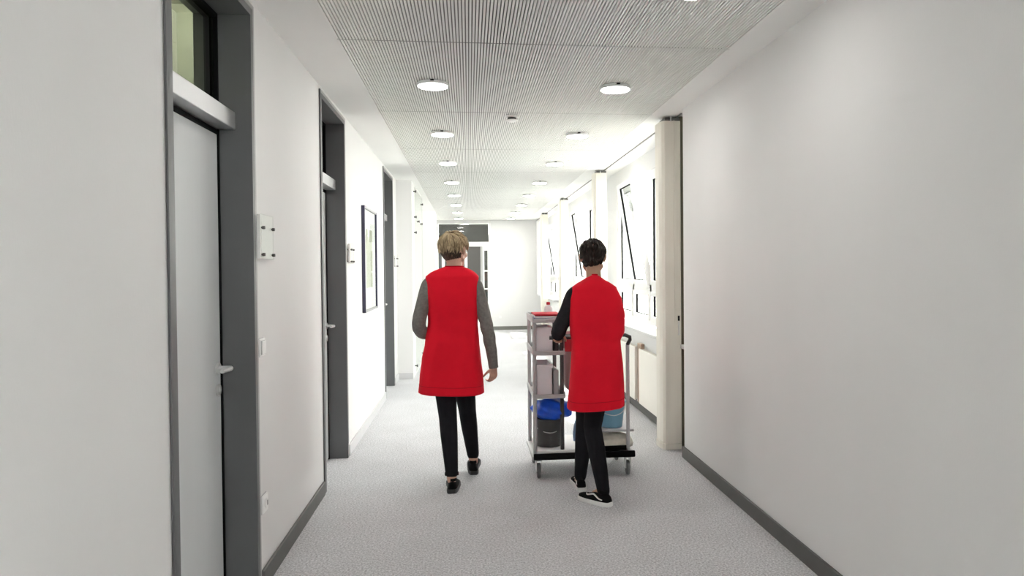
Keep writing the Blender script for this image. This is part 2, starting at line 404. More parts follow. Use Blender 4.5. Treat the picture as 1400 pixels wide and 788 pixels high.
# office behind the first door, seen through its transom; dark boxes behind the other two
def room(name, x0, x1, y0, y1, h, mats, label, light_slot=False):
    r = thing(name, label, 'room', ((x0+x1)/2, (y0+y1)/2, 0), None, 'structure'); t = .08
    mb = MB(); mb.box(x0, x1, y0, y1, h, h+t); mb.build('room_ceiling', mats[0], r)
    mb = MB(); mb.box(x0, x1, y1, y1+t, 0, h); mb.build('room_far_wall', mats[1], r)
    mb = MB(); mb.box(x0, x1, y0-t, y0, 0, h); mb.build('room_near_wall', mats[2], r)
    mb = MB()
    if light_slot: mb.box(x0-t, x0, y0, y1, 0, 1.0); mb.box(x0-t, x0, y0, y1, 1.09, h)  # narrow slot added so sky light reaches the office
    else: mb.box(x0-t, x0, y0, y1, 0, h)
    mb.build('room_back_wall', mats[2], r)
    mb = MB(); mb.box(x0, x1, y0, y1, -.05, 0); mb.build('room_floor', 'carpet', r)
    return r
room('wall_office', -4.2, XL-TH, .2, 4.3, 2.95, ['office', 'green', 'office'], 'pale office behind the nearest door', True)
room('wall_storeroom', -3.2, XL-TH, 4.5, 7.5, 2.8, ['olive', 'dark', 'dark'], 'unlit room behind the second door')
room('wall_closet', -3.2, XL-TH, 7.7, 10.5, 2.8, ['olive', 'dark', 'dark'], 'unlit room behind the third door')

# ------------------------------------------------------------------ windows
def window(n, edges, tilted, label, dx=0):
    y0, y1 = edges[0]-.06, edges[-1]+.06
    w = thing('window_%d' % n, label, 'window', (1.9, (y0+y1)/2, Z0), None, 'structure')
    xf, xb = 1.885, 1.955; zt = 1.25; zb, ztop = Z0, Z1
    mb = MB()
    mb.box(xf, xb, y0, edges[0], zb, ztop); mb.box(xf, xb, edges[-1], y1, zb, ztop)
    mb.box(xf, xb, edges[0], edges[-1], zb, zb+.05); mb.box(xf, xb, edges[0], edges[-1], ztop-.05, ztop)
    mb.box(xf, xb, edges[0], edges[-1], zt-.035, zt+.035)
    for e in edges[1:-1]: mb.box(xf, xb, e-.035, e+.035, zb+.05, ztop-.05)
    mb.build('window_frame', 'offwhite', w)
    for k in range(len(edges)-1):
        a = edges[k]+(.035 if k else 0); b = edges[k+1]-(.035 if k < len(edges)-2 else 0)
        for lo, hi, low in ((zb+.05, zt-.035, True), (zt+.035, ztop-.05, False)):
            s = .045
            org = (1.905, (a+b)/2, lo)
            def sash_mesh():
                m = MB(); x0, x1 = 1.872, 1.93
                m.box(x0, x1, a, a+s, lo, hi); m.box(x0, x1, b-s, b, lo, hi); m.box(x0, x1, a+s, b-s, lo, lo+s); m.box(x0, x1, a+s, b-s, hi-s, hi)
                return m
            sa = sash_mesh().build('window_sash', 'offwhite', w, origin=org)
            m = MB(); q = .007; g0, g1 = 1.893, 1.916
            m.box(g0+.002, g1, b-s-q, b-s+.001, lo+s, hi-s); m.box(g0+.002, g1, a+s-.001, a+s+q, lo+s, hi-s)
            m.box(g0+.002, g1, a+s, b-s, lo+s-.001, lo+s+q); m.box(g0+.002, g1, a+s, b-s, hi-s-q, hi-s+.001)
            m.build('gasket', 'black', sa, origin=org)
            m = MB(); m.box(1.905, 1.911, a+s, b-s, lo+s, hi-s); m.build('pane', 'clear_glass' if n == 5 else 'glass', sa, origin=org)
            if not low:
                hd = MB(); hd.box(1.850, 1.872, (a if k != tilted else a)+.012, a+.034, lo+.42, lo+.455, b=.003); hd.box(1.842, 1.852, a+.014, a+.032, lo+.33, lo+.455, b=.003)
                hd.build('window_handle', 'white', sa, origin=org)
            if not low and k == tilted:
                sa.rotation_euler = (0, -R(9.0), 0); sa.location.x -= .012
    w.location.x += dx
    return w
window(1, [5.96, 6.69, 7.47, 8.27, 9.03], 2, 'nearest window bay with a tilted sash, beside the cream column')
window(2, [10.66, 11.43, 12.20, 12.96], 1, 'second window bay with a tilted sash, past the second column')
window(3, [14.66, 15.43, 16.20, 16.96], 1, 'third window bay near the corridor end')

window(5, [-4.54, -3.74, -2.95, -2.16, -1.36], -1, 'unseen window bay added on the right behind the viewpoint to light the foreground', -.12)

for i, (a, b) in enumerate(BAYS):
    mb = MB(); mb.box(1.672, 1.90, a-.12 if i else 5.60, b+.12, .812, .842, b=.006)
    struct(mb.build('trim_%d' % (4+i), 'sill'), ['pale grey sill under the nearest window bay', 'pale grey sill under the second window bay', 'pale grey sill under the third window bay'][i], 'sill')

# columns in front of the facade
def column(y, label):
    t = thing('column', label, 'column', (1.60, y+.1, 0), 'cream columns along the windows', 'structure')
    def ringz(z, e=0):
        return [(1.553-e, y-e, z), (1.676, y-e, z), (1.682, y+.006, z), (1.682, y+.20, z), (1.528-e, y+.20, z), (1.526-e, y+.085-e, z), (1.535-e, y+.028-e, z)]
    mb = MB(); mb.rings([ringz(.052), ringz(2.625)]); mb.build('shaft', 'cream', t)
    mb = MB(); mb.rings([ringz(.004, .006), ringz(.05, .006)]); mb.build('plinth', 'cream', t)
    mb = MB(); mb.box(1.56, 1.678, y+.01, y+.18, 2.627, 2.652); mb.build('head_bracket', 'skirt', t)
    mb = MB(); mb.box(1.6, 1.606, y-.012, y+.006, 2.62, 2.66); mb.build('hook', 'chrome', t)
    return t
c1 = column(5.68, 'cream column nearest, at the end of the blank right wall')
c1_cord = MB(); c1_cord.tube([(1.628, 5.674, 2.63), (1.628, 5.674, 1.02)], .0022, 6); c1_cord.build('cord', 'cream', c1)
mb = MB(); mb.box(1.652, 1.664, 5.664, 5.679, 1.035, 1.075, b=.002); tg = mb.build('switch', 'black', c1)
mb = MB(); mb.box(1.654, 1.662, 5.668, 5.679, .92, 1.03, b=.002); mb.build('pull', 'white', c1)
column(8.80, 'second cream column, behind the red tunic worker with the trolley')
column(12.25, 'third cream column along the windows')
column(15.44, 'farthest cream column, nearly at the end wall')

# white blind hanging at the far end of the window side
t = thing('roller_blind', 'white blind hanging on the window side by the end wall', 'blind', (1.66, 17.3, .85))
mb = MB(); mb.box(1.640, 1.652, 16.95, 17.70, .86, 2.60); mb.build('fabric', 'paper', t)
mb = MB(); mb.tube([(1.665, 16.93, 2.61), (1.665, 17.72, 2.61)], .03, 14); mb.build('roller', 'white', t, 40)
mb = MB(); mb.box(1.632, 1.658, 16.94, 17.71, .83, .86, b=.004); mb.build('bottom_bar', 'skirt_lit', t)

# radiators
def radiator(y0, y1, label):
    t = thing('radiator', label, 'radiator', (1.70, (y0+y1)/2, .11), 'radiators under the windows')
    mb = MB(); mb.box(1.670, 1.682, y0, y1, .112, .66, b=.005); mb.build('front_panel', 'radiator', t)
    mb = MB(); mb.box(1.682, 1.725, y0+.004, y0+.010, .13, .65); mb.build('side_cover', 'radiator', t)
    mb = MB(); mb.box(1.682, 1.725, y1-.010, y1-.004, .13, .65); mb.build('side_cover', 'radiator', t)
    mb = MB(); k = y0+.02
    while k < y1-.03: mb.box(1.6855, 1.7215, k, k+.012, .648, .655); k += .026
    mb.box(1.683, 1.686, y0+.01, y1-.01, .643, .655); mb.box(1.721, 1.724, y0+.01, y1-.01, .643, .655)
    mb.build('top_grille', 'radiator', t)
    mb = MB(); mb.box(1.69, 1.733, y0+.15, y0+.18, .16, .60); mb.build('bracket', 'brown', t)
    mb = MB(); mb.box(1.69, 1.733, y1-.18, y1-.15, .16, .60); mb.build('bracket', 'brown', t)
    mb = MB(); mb.tube([(1.705, y0+.03, .15), (1.705, y0+.03, .10), (1.733, y0+.03, .10)], .008, 8); mb.build('supply_pipe', 'chrome', t, 40)
    return t
radiator(5.96, 7.12, 'nearest cream radiator, right beside the first cream column')
radiator(7.30, 8.62, 'second cream radiator, beyond the brown gap')
radiator(9.10, 10.40, 'third cream radiator, past the second column')
radiator(10.6, 11.95, 'fourth cream radiator, under the second window bay')
mb = MB(); mb.box(1.695, 1.733, 7.135, 7.285, .10, .70, b=.003)  # brown block filling the gap between the radiators
tag(mb.build('gap_filler', 'brown'), 'brown filler in the gap between the two nearest radiators', 'cover')

# ------------------------------------------------------------------ end door
d = thing('door_4', 'white framed glazed door in the end wall with transom above', 'door', (-.1, YE, 0), None, 'structure')
mb = MB(); ya, yb = YE-.015, YE+.10
for a, b in ((-.757, -.72), (.49, .545)): mb.box(a, b, ya, yb, 0, 2.60)
mb.box(-.72, .49, ya, yb, 2.57, 2.60); mb.box(-.72, .49, ya, yb, 2.03, 2.14)
fr = mb.build('door_frame', 'offwhite', d)
mb = MB(); mb.box(-.72, .49, YE+.04, YE+.046, 2.14, 2.57); mb.build('transom_pane', 'grey_glass', d)
# left leaf with glass (grey stile, white rail)
mb = MB(); mb.box(-.72, -.645, ya+.02, yb-.02, 0, 2.03); mb.build('side_post', 'frame', d)
lf = MB(); lf.box(-.645, -.57, ya+.02, yb-.03, 0, 2.03); lf.box(-.10, -.03, ya+.02, yb-.03, 0, 2.03); lf.box(-.57, -.10, ya+.02, yb-.03, 1.95, 2.03); lf.box(-.57, -.10, ya+.02, yb-.03, 0, .14)
l1 = lf.build('door_leaf', 'offwhite', d)
mb = MB(); mb.box(-.57, -.10, YE+.03, YE+.036, .14, 1.95); mb.build('pane', 'grey_glass', l1)
mb = MB(); mb.tube([(-.075, YE-.02, 1.04), (-.075, YE-.06, 1.04), (-.19, YE-.065, 1.04)], .009, 10, sub=3); mb.build('door_handle', 'chrome', l1, 50)
# right leaf swung open into the far room: stiles and muntins
rf = MB(); 
rf.box(.335, .375, ya+.02, yb, 0, 2.03); rf.box(.455, .49, ya+.02, yb, 0, 2.03); rf.box(.375, .455, ya+.02, yb, 1.93, 2.03); rf.box(.375, .455, ya+.02, yb, 0, .16)
for z in (.55, .98, 1.42): rf.box(.375, .455, ya+.03, yb-.02, z, z+.035)
l2 = rf.build('door_leaf', 'offwhite', d)
mb = MB(); mb.box(.375, .455, YE+.035, YE+.04, .16, 1.93); mb.build('pane', 'grey_glass', l2)
mb = MB(); mb.box(.285, .335, ya+.04, yb, 0, 2.03); mb.build('inner_post', 'frame_edge', d)
# the dark room past it
r = thing('wall_vestibule', 'dim room seen through the glazed end door', 'room', (0, YE+2.2, 0), None, 'structure')
mb = MB(); mb.box(-2.0, 2.0, YE+.2, YE+4.2, 2.85, 2.93); mb.build('room_ceiling', 'olive', r)
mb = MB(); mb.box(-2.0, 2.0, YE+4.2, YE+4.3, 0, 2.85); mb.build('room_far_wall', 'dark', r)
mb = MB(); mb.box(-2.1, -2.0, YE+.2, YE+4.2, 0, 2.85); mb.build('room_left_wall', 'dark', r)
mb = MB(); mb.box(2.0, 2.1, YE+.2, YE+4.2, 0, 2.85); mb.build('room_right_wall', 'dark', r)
for px, py in ((-.4, YE+1.2), (.6, YE+2.2)):
    mb = MB(); mb.lathe((px, py, 2.81), [(.10, 0), (.10, .03)], 20); lp = mb.build('room_lamp', 'paper', r, 40)
rl = bpy.data.lights.new('room_lamp_light', 'POINT'); rl.energy = 260; rl.shadow_soft_size = .12; rl.color = (1, .97, .9)
ro = bpy.data.objects.new('room_lamp_light', rl); C.objects.link(ro); ro.location = (-.1, YE+1.7, 2.55)
mb = MB(); mb.box(.46, .50, YE-.03, YE-.002, 2.625, 2.65, b=.004)
tag(mb.build('door_sensor', 'white'), 'tiny white sensor above the right corner of end door', 'sensor')

# ------------------------------------------------------------------ fittings on the ceiling
def lamp_at(x, y):
    t = thing('ceiling_lamp', 'x', 'lamp', (x, y, CEIL-.004))
    mb = MB(); mb.lathe((x, y, CEIL-.004), [(.092, 0), (.100, -.004), (.102, -.018), (.100, -.024), (.094, -.025)], 40); mb.build('housing', 'white', t, 35)
    mb = MB(); mb.lathe((x, y, CEIL-.0285), [(.094, 0), (.092, -.003), (.06, -.005)], 40); mb.build('diffuser', 'diffuser', t, 35)
    mb = MB(); mb.box(x-.012, x+.012, y-.106, y-.101, CEIL-.016, CEIL-.007, b=.001); mb.build('clip', 'black', t)
    return t
LY = [3.06, 4.78, 6.48, 8.22, 10.0, 11.72, 13.44, 15.16, 16.88]  # first row is out of view, added to light the foreground
names = ['added unseen', 'nearest', 'second', 'third', 'fourth', 'fifth', 'sixth', 'seventh', 'farthest']

first = None
for i, y in enumerate(LY):
    for side, x in (('left', -.218), ('right', .975)):
        if first is None: o = first = lamp_at(x, y)
        else: o = copy_tree(first, None, (x, y, CEIL-.004))
        tag(o, 'white round flat lamp on ceiling, %s in the %s row' % (names[i], side), 'lamp', 'round ceiling lamps')
t = thing('smoke_detector', 'small white smoke detector with dark slot on the ceiling', 'detector', (.349, 5.76, CEIL-.004))
mb = MB(); mb.lathe((.349, 5.76, CEIL-.004), [(.050, 0), (.052, -.010), (.046, -.016)], 28); mb.build('base', 'white', t, 35)
mb = MB(); mb.lathe((.349, 5.76, CEIL-.020), [(.034, 0), (.034, -.014)], 28); mb.build('slot', 'cart_dark', t, 35)
mb = MB(); mb.lathe((.349, 5.76, CEIL-.034), [(.046, 0), (.047, -.008), (.030, -.016)], 28); mb.build('cap', 'white', t, 35)

# ------------------------------------------------------------------ things on the left wall
def sign(y0, y1, z0, z1, label):
    t = thing('door_sign', label, 'sign', (XL, (y0+y1)/2, z0), 'clear door signs on the left wall')
    mb = MB(); mb.box(XL+.010, XL+.024, y0, y1, z0, z1, b=.001); mb.build('back_plate', 'paper', t)
    mb = MB(); mb.box(XL+.0242, XL+.0255, y0+.018, y1-.018, z0+.01, z1-.01); mb.build('paper_insert', 'paper', t)
    mb = MB(); mb.box(XL+.027, XL+.029, y0-.004, y1+.004, z0-.003, z1+.003, b=.001); mb.build('acrylic_cover', 'acrylic', t)
    dz = (z1-z0)
    for yy in (y0+.022, y1-.022):
        for zz in (z0+.09*dz, z0+.70*dz):
            mb = MB(); mb.lathe((XL, yy, zz), [(.005, 0), (.005, .0285), (.0075, .0285), (.0075, .040)], 14, 'x'); mb.build('standoff', 'skirt', t, 40)
    return t
sign(3.415, 3.625, 1.512, 1.712, 'white door sign on dark studs beside the nearest door')
sign(5.92, 6.07, 1.515, 1.67, 'small door sign beside the second door, near the picture')
sign(9.60, 9.75, 1.50, 1.66, 'faint door sign just past the third door')
def plate(name, y, z, label, cat, socket):
    t = thing(name, label, cat, (XL, y, z-.04))
    mb = MB(); mb.box(XL, XL+.003, y-.043, y+.043, z-.043, z+.043, b=.001); mb.build('shadow_frame', 'cart_grey', t)  # grey rim painted in for the shadow round the plate
    mb = MB(); mb.box(XL+.003, XL+.012, y-.041, y+.041, z-.041, z+.041, b=.004); mb.build('cover_plate', 'paper', t, 40)
    if socket:
        mb = MB(); mb.lathe((XL+.012, y, z), [(.021, .004), (.021, -.002), (.0185, -.004)], 24, 'x'); mb.build('socket_insert', 'white', t, 40)
        mb = MB(); mb.box(XL+.0125, XL+.0168, y+.008, y+.018, z-.012, z+.010); mb.build('socket_slot', 'skirt', t)
    else:
        mb = MB(); mb.box(XL+.012, XL+.0135, y-.032, y+.032, z-.032, z+.032); mb.build('rocker_shadow', 'cart_grey', t)  # grey outline painted in for the shadow round the rocker
        mb = MB(); mb.box(XL+.0135, XL+.019, y-.030, y+.030, z-.030, z+.030, b=.003); mb.build('rocker', 'paper', t, 40)
    return t
plate('light_switch', 3.48, 1.105, 'white light switch on the left wall beside the nearest door', 'switch', False)
plate('wall_socket', 3.49, .383, 'white wall socket low beside the nearest door', 'socket', True)
mb = MB(); mb.box(.70, .735, YE-.010, YE, 1.0, 1.07, b=.003); tag(mb.build('wall_switch', 'white'), 'white switch on the end wall right of glazed door', 'switch')
mb = MB(); mb.box(.715, .775, YE-.010, YE, .28, .34, b=.003); tag(mb.build('power_outlet', 'white'), 'white power outlet low on the end wall', 'socket')
t = thing('framed_picture', 'narrow dark framed picture with pale mount between second and third doors', 'picture', (XL, 7.17, 1.09))
pa, pb, p0, p1 = 6.72, 7.60, 1.075, 2.045
mb = MB(); mb.box(XL, XL+.03, pa, pa+.025, p0, p1, b=.002); mb.build('frame_stile', 'navy', t)
mb = MB(); mb.box(XL, XL+.03, pb-.025, pb, p0, p1, b=.002); mb.build('frame_stile', 'navy', t)
mb = MB(); mb.box(XL, XL+.029, pa+.025, pb-.025, p1-.022, p1, b=.002); mb.build('frame_rail', 'silver', t)
mb = MB(); mb.box(XL, XL+.029, pa+.025, pb-.025, p0, p0+.022, b=.002); mb.build('frame_rail', 'silver', t)
mb = MB(); mb.box(XL+.004, XL+.012, pa+.025, pb-.025, p0+.022, p1-.022); mb.build('mount', 'paper', t)
pm = mat('pale_print', (.50, .52, .42, 1), .7, var=.12, scale=5)
mb = MB(); mb.box(XL+.012, XL+.0135, pa+.20, pb-.26, p0+.22, p1-.20); mb.build('print', pm, t)
mb = MB(); mb.box(XL+.018, XL+.0205, pa+.025, pb-.025, p0+.022, p1-.022); mb.build('cover_glass', 'acrylic', t)

# clear boards with dark standoffs on the pier
t = thing('glass_board', 'clear glass board on dark standoffs fixed to the white pier', 'board', (-.75, 11.0, .1))
mb = MB(); mb.box(-.733, -.727, 10.15, 11.85, .06, 2.60); mb.build('pane', 'acrylic', t)
for yy, zz in ((10.24, 2.545), (10.30, 2.198), (10.29, 1.983), (10.2, .144), (10.9, 2.175), (11.6, 2.183), (11.75, .144), (11.75, 2.5)):
    mb = MB(); mb.lathe((-.75, yy, zz), [(.009, 0), (.009, .026), (.017, .026), (.017, .040)], 14, 'x'); mb.build('standoff', 'skirt', t, 40)

# ------------------------------------------------------------------ outside
mb = MB(); mb.box(2.1, 60, -25, 60, -4.2, -4.0); struct(mb.build('ground_outside', 'pave'), 'pale courtyard paving outside the windows', 'ground')
b = thing('building', 'white building with grey windows outside, across from the window bays', 'building', (15, 22, -4))
mb = MB(); mb.box(14, 24, 2, 46, -4, 4.2); mb.build('wall', 'facade', b)
mb = MB(); mb.box(13.7, 24.3, 1.7, 46.3, 4.2, 4.5); mb.build('roof', 'skirt_lit', b)
me_w = None
for fz in (-2.8, .5):
    for k in range(14):
        yy = 4+k*3.0
        m = MB(); m.box(13.90, 14.02, yy, yy+1.5, fz, fz+.10); m.box(13.90, 14.02, yy, yy+1.5, fz+2.1, fz+2.2); m.box(13.90, 14.02, yy, yy+.10, fz+.1, fz+2.1); m.box(13.90, 14.02, yy+1.4, yy+1.5, fz+.1, fz+2.1); m.box(13.90, 14.02, yy+.1, yy+1.4, fz+1.1, fz+1.2)
        f = m.build('window', 'offwhite', b)
        m = MB(); m.box(13.95, 13.98, yy+.1, yy+1.4, fz+.1, fz+2.1); m.build('pane', 'ext_glass', f)

# ------------------------------------------------------------------ people
def remesh(mb, name, m, parent, voxel=.005, smooth=6, ratio=None):
    me = bpy.data.meshes.new('raw'); me.from_pydata(mb.v, [], mb.f)
    bm = bmesh.new(); bm.from_mesh(me); bmesh.ops.recalc_face_normals(bm, faces=bm.faces[:]); bm.to_mesh(me); bm.free()
    ob = bpy.data.objects.new('raw', me); C.objects.link(ob)
    r = ob.modifiers.new('r', 'REMESH'); r.mode = 'VOXEL'; r.voxel_size = voxel
    if smooth: s = ob.modifiers.new('s', 'SMOOTH'); s.factor = .5; s.iterations = smooth
    if ratio: dcm = ob.modifiers.new('d', 'DECIMATE'); dcm.ratio = ratio
    dg = bpy.context.evaluated_depsgraph_get(); dg.update()
    nm = bpy.data.meshes.new_from_object(ob.evaluated_get(dg)); nm.name = name
    bpy.data.objects.remove(ob)
    o = WORLD[parent.name]; nm.transform(Matrix.Translation(-o))
    nm.materials.clear(); nm.materials.append(M[m])
    for p in nm.polygons: p.use_smooth = True
    ob = bpy.data.objects.new(name, nm); C.objects.link(ob); place(ob, o, parent)
    return ob

def hand(mb, wrist, d, palm, thumb, curl=35, size=1.0, grip=None):
    """palm + five fingers. d: wrist->knuckles, palm: direction the palm faces, thumb: side of the thumb."""
    w = Vector(wrist); d = Vector(d).normalized(); p = Vector(palm); p = (p-d*p.dot(d)).normalized(); s = d.cross(p)
    if s.dot(Vector(thumb)) < 0: s = -s
    L = [.043, .047, .044, .035]
    for k in range(4):
        off = (1.5-k)*.0185*size
        kn = w+d*(.083-.004*abs(k-1))*size+s*off
        mb.cone(w+s*off*.55, kn, .0135*size, .0105*size, 10)
        a = 0; q = kn
        for j, fr in enumerate((1, .62, .48)):
            a += R(curl*(1.0 if j == 0 else 1.15))
            v = d*math.cos(a)+p*math.sin(a)
            e = q+v*L[k]*fr*size
            mb.cone(q, e, (.0094-.0008*j)*size, (.0088-.0009*j)*size, 10); q = e
    b = w+d*.022*size+s*.020*size
    q = b; v = (d*.62+s*.62+p*.42).normalized()
    for l, r0, r1 in ((.042, .0135, .0112), (.031, .0108, .0095), (.025, .0095, .0078)):
        e = q+v*l*size; mb.cone(q, e, r0*size, r1*size, 10); q = e; v = (v+p*.25-s*.22+d*.18).normalized()

def head(mb, c, rot, k=1.0):
    T = lambda x, y, z: Vector(c)+rot @ (Vector((x, y, z))*k)
    mb.ell(T(0, -.012, .020), .074*k, .092*k, .090*k, rot)           # cranium
    mb.ell(T(0, .030, -.018), .062*k, .060*k, .082*k, rot)           # face
    mb.cone(T(0, .050, -.085), T(0, .062, -.092), .026*k, .020*k)    # chin
    for s in (-1, 1):
        mb.cone(T(s*.050, .010, -.055), T(s*.020, .055, -.090), .022*k, .020*k)   # jaw
        mb.cone(T(s*.040, .070, -.022), T(s*.048, .052, -.026), .018*k, .016*k)   # cheek
        mb.cone(T(s*.012, .086, .022), T(s*.044, .072, .022), .009*k, .009*k)     # brow
        # ear
        mb.cone(T(s*.076, -.004, .012), T(s*.083, -.016, .016), .014*k, .013*k, 10)
        mb.cone(T(s*.077, -.002, -.022), T(s*.082, -.012, .004), .009*k, .013*k, 10)
    mb.cone(T(0, .090, .015), T(0, .104, -.022), .0085*k, .0125*k)   # nose
    for s in (-1, 1): mb.cone(T(s*.009, .096, -.025), T(s*.011, .092, -.026), .008*k, .008*k)
    mb.cone(T(-.018, .080, -.050), T(.018, .080, -.050), .009*k, .009*k)
    mb.cone(T(-.014, .080, -.060), T(.014, .080, -.060), .009*k, .009*k)

def face_parts(c, rot, parent, k=1.0):
    T = lambda x, y, z: Vector(c)+rot @ (Vector((x, y, z))*k)
    for s in (-1, 1):
        mb = MB(); mb.ell(T(s*.032, .077, .004), .013*k, .012*k, .0085*k, rot, 14)
        e = mb.build('eye', 'eye', parent, 60)
        mb = MB(); mb.ell(T(s*.032, .087, .004), .006*k, .0035*k, .006*k, rot, 10); mb.build('iris', 'nape', e, 60)
        mb = MB(); mb.tube([T(s*.014, .093, .027), T(s*.032, .089, .033), T(s*.050, .074, .027)], [.003, .0042, .002], 8, sub=3); mb.build('eyebrow', 'nape', parent, 60)
    mb = MB(); mb.ell(T(0, .088, -.0505), .021*k, .006*k, .0055*k, rot, 14); mb.ell(T(0, .0875, -.0595), .018*k, .006*k, .006*k, rot, 14)
    mb.build('lips', 'lip', parent, 60)

def superring(z, xl, xr, yb, yf, n=2.5, seg=72, fold=0, ph=0, zb=None):
    cx, cy = (xl+xr)/2, (yb+yf)/2; a, b = (xr-xl)/2, (yf-yb)/2; out = []
    for k in range(seg):
        t = 2*math.pi*k/seg; c, s = math.cos(t), math.sin(t)
        q = 1+fold*(.55*math.sin(5*t+ph)+.35*math.sin(9*t+1.3+ph*1.7)+.25*math.sin(14*t+ph))
        x = cx+a*q*math.copysign(abs(c)**(2/n), c); y = cy+b*q*math.copysign(abs(s)**(2/n), s)
        out.append(Vector((x, y, z if zb is None else z+zb*s)))
    return out

def interp(table, z):
    for i in range(len(table)-1):
        a, b = table[i], table[i+1]
        if a[0] >= z >= b[0]:
            t = (a[0]-z)/(a[0]-b[0]); t2 = t*t*(3-2*t)*.5+t*.5
            return [a[j]*(1-t2)+b[j]*t2 for j in range(1, 5)]
    return list(table[-1][1:])

def tunic(table, zhem, parent, hem_slant=0, fold=.018):
    zt = table[0][0]; N = 64; rings = []
    for i in range(N+1):
        z = zt-(zt-zhem)*i/N; xl, xr, yb, yf = interp(table, z)
        u = max(0, min(1, (1.30-z)/.6))
        ring = superring(z, xl, xr, yb, yf, 2.35+.35*(1-u), 96, fold*u**1.4, .8*math.sin(z*4))
        # slight creases across the back at the waist
        for p in ring:
            p.y += .0035*math.sin(p.z*46+p.x*14)*math.exp(-((p.z-1.02)/.16)**2)
            p.z += hem_slant*(p.x-(xl+xr)/2)*(i/N)**2
        rings.append(ring)
    # thickness at the hem, then the inner side
    last = rings[-1]; c = sum(last, Vector())/len(last)
    for k, (ins, dz) in enumerate(((.004, -.003), (.010, 0), (.016, .03), (.02, .16))):
        rings.append([Vector((p.x+(c.x-p.x)/(p-c).length*ins, p.y+(c.y-p.y)/(p-c).length*ins, p.z+dz)) for p in last])
    mb = MB(); mb.rings(rings, False, False)
    t = mb.build('tunic', 'red', parent, 70)
    # seams: neck binding, hem stitch, centre back seam
    mb = MB(); mb.tube(rings[0]+[rings[0][0]], .0045, 8, cap=False); mb.build('neck_binding', 'red_trim', t, 60)
    mb = MB(); j = N-4; mb.tube([p+(p-Vector((c.x, c.y, p.z))).normalized()*.0005 for p in rings[j]]+[rings[j][0]], .0014, 6, cap=False); mb.build('hem_stitch', 'red_trim', t, 60)
    return t, rings

def shoe(parent, heel, yaw, pitch, upper, sole, L=.255, stripe=False, roll=0, side=1):
    rot = Matrix.Rotation(yaw, 3, 'Z') @ Matrix.Rotation(pitch, 3, 'X')
    T = lambda v, u, w: Vector(heel)+rot @ Vector((v, u, w))
    sec = [(0, .020, .050), (.006, .028, .066), (.03, .033, .088), (.06, .034, .088), (.09, .036, .080), (.12, .038, .070), (.15, .042, .060), (.18, .045, .052), (.21, .045, .045), (.235, .038, .040), (.250, .024, .034), (.256, .010, .028)]
    k = L/.256; bend = lambda u: -.010*math.sin(math.pi*u/.256)
    def half(u, w, h, seg=20, z0=.018):
        r = []
        for i in range(seg):
            a = 2*math.pi*i/seg; x = w*math.copysign(abs(math.cos(a))**.75, math.cos(a)); s = math.sin(a)
            z = z0+(h-z0)*(s if s > 0 else 0)**.8 if s > 0 else z0+.006*s
            r.append(T((x*(1 if s <= 0 else 1-.42*s*(h/.09)))+side*bend(u), u*k, z))
        return r
    mb = MB(); mb.rings([half(*s) for s in sec]); sh = mb.build('shoe', upper, parent, 60)
    mb = MB(); rr = []
    for w_, z in ((.0, .0), (.003, .003), (.004, .022), (.001, .027)):
        pts = []
        for s in sec: pts.append(T(s[1]+w_+side*bend(s[0]), s[0]*k-(.003 if s[0] == 0 else 0), z))
        for s in reversed(sec): pts.append(T(-s[1]-w_+side*bend(s[0]), s[0]*k-(.003 if s[0] == 0 else 0), z))
        rr.append(pts)
    mb.rings(rr); so_ = mb.build('sole', sole, sh, 40)
    mb = MB()
    for i in range(4):
        u = .105+i*.020; h = .0765-i*.0075
        mb.tube([T(-.022, u*k, h-.010), T(0, (u+.004)*k, h+.0015), T(.022, u*k, h-.010)], .0028, 6, sub=3)
    tag(mb.build('laces', 'rubber_white' if stripe else 'cart_dark', sh, 50), 'white laces' if stripe else None)
    mb = MB(); mb.rings([[T(.027*math.cos(a)+side*bend(.045), (.048+.040*math.sin(a))*k, z) for a in [2*math.pi*i/20 for i in range(20)]] for z in (.076, .094)]); mb.build('collar', upper, sh, 50)
    if stripe:
        for sd in (-1, 1):
            mb = MB(); P = []
            for u, z in ((.035, .040), (.060, .043), (.085, .055), (.110, .062), (.135, .056), (.160, .050), (.178, .052)):
                for i in range(len(sec)-1):
                    if sec[i][0] <= u <= sec[i+1][0]:
                        f = (u-sec[i][0])/(sec[i+1][0]-sec[i][0]); w = sec[i][1]*(1-f)+sec[i+1][1]*f; h = sec[i][2]*(1-f)+sec[i+1][2]*f
                s = min(.99, max(0, (z-.018)/(h-.018)))**1.25; cw = math.sqrt(max(0, 1-s*s))**.75
                P.append(T(sd*(w*cw*(1-.42*s*(h/.09))+.0015)+side*bend(u), u*k, z))
            mb.tube(P, [.003, .0045, .005, .0055, .005, .0045, .003], 8, sub=4); tag(mb.build('side_stripe', 'rubber_white', sh, 60), 'white wavy stripe along the shoe side')
    return sh

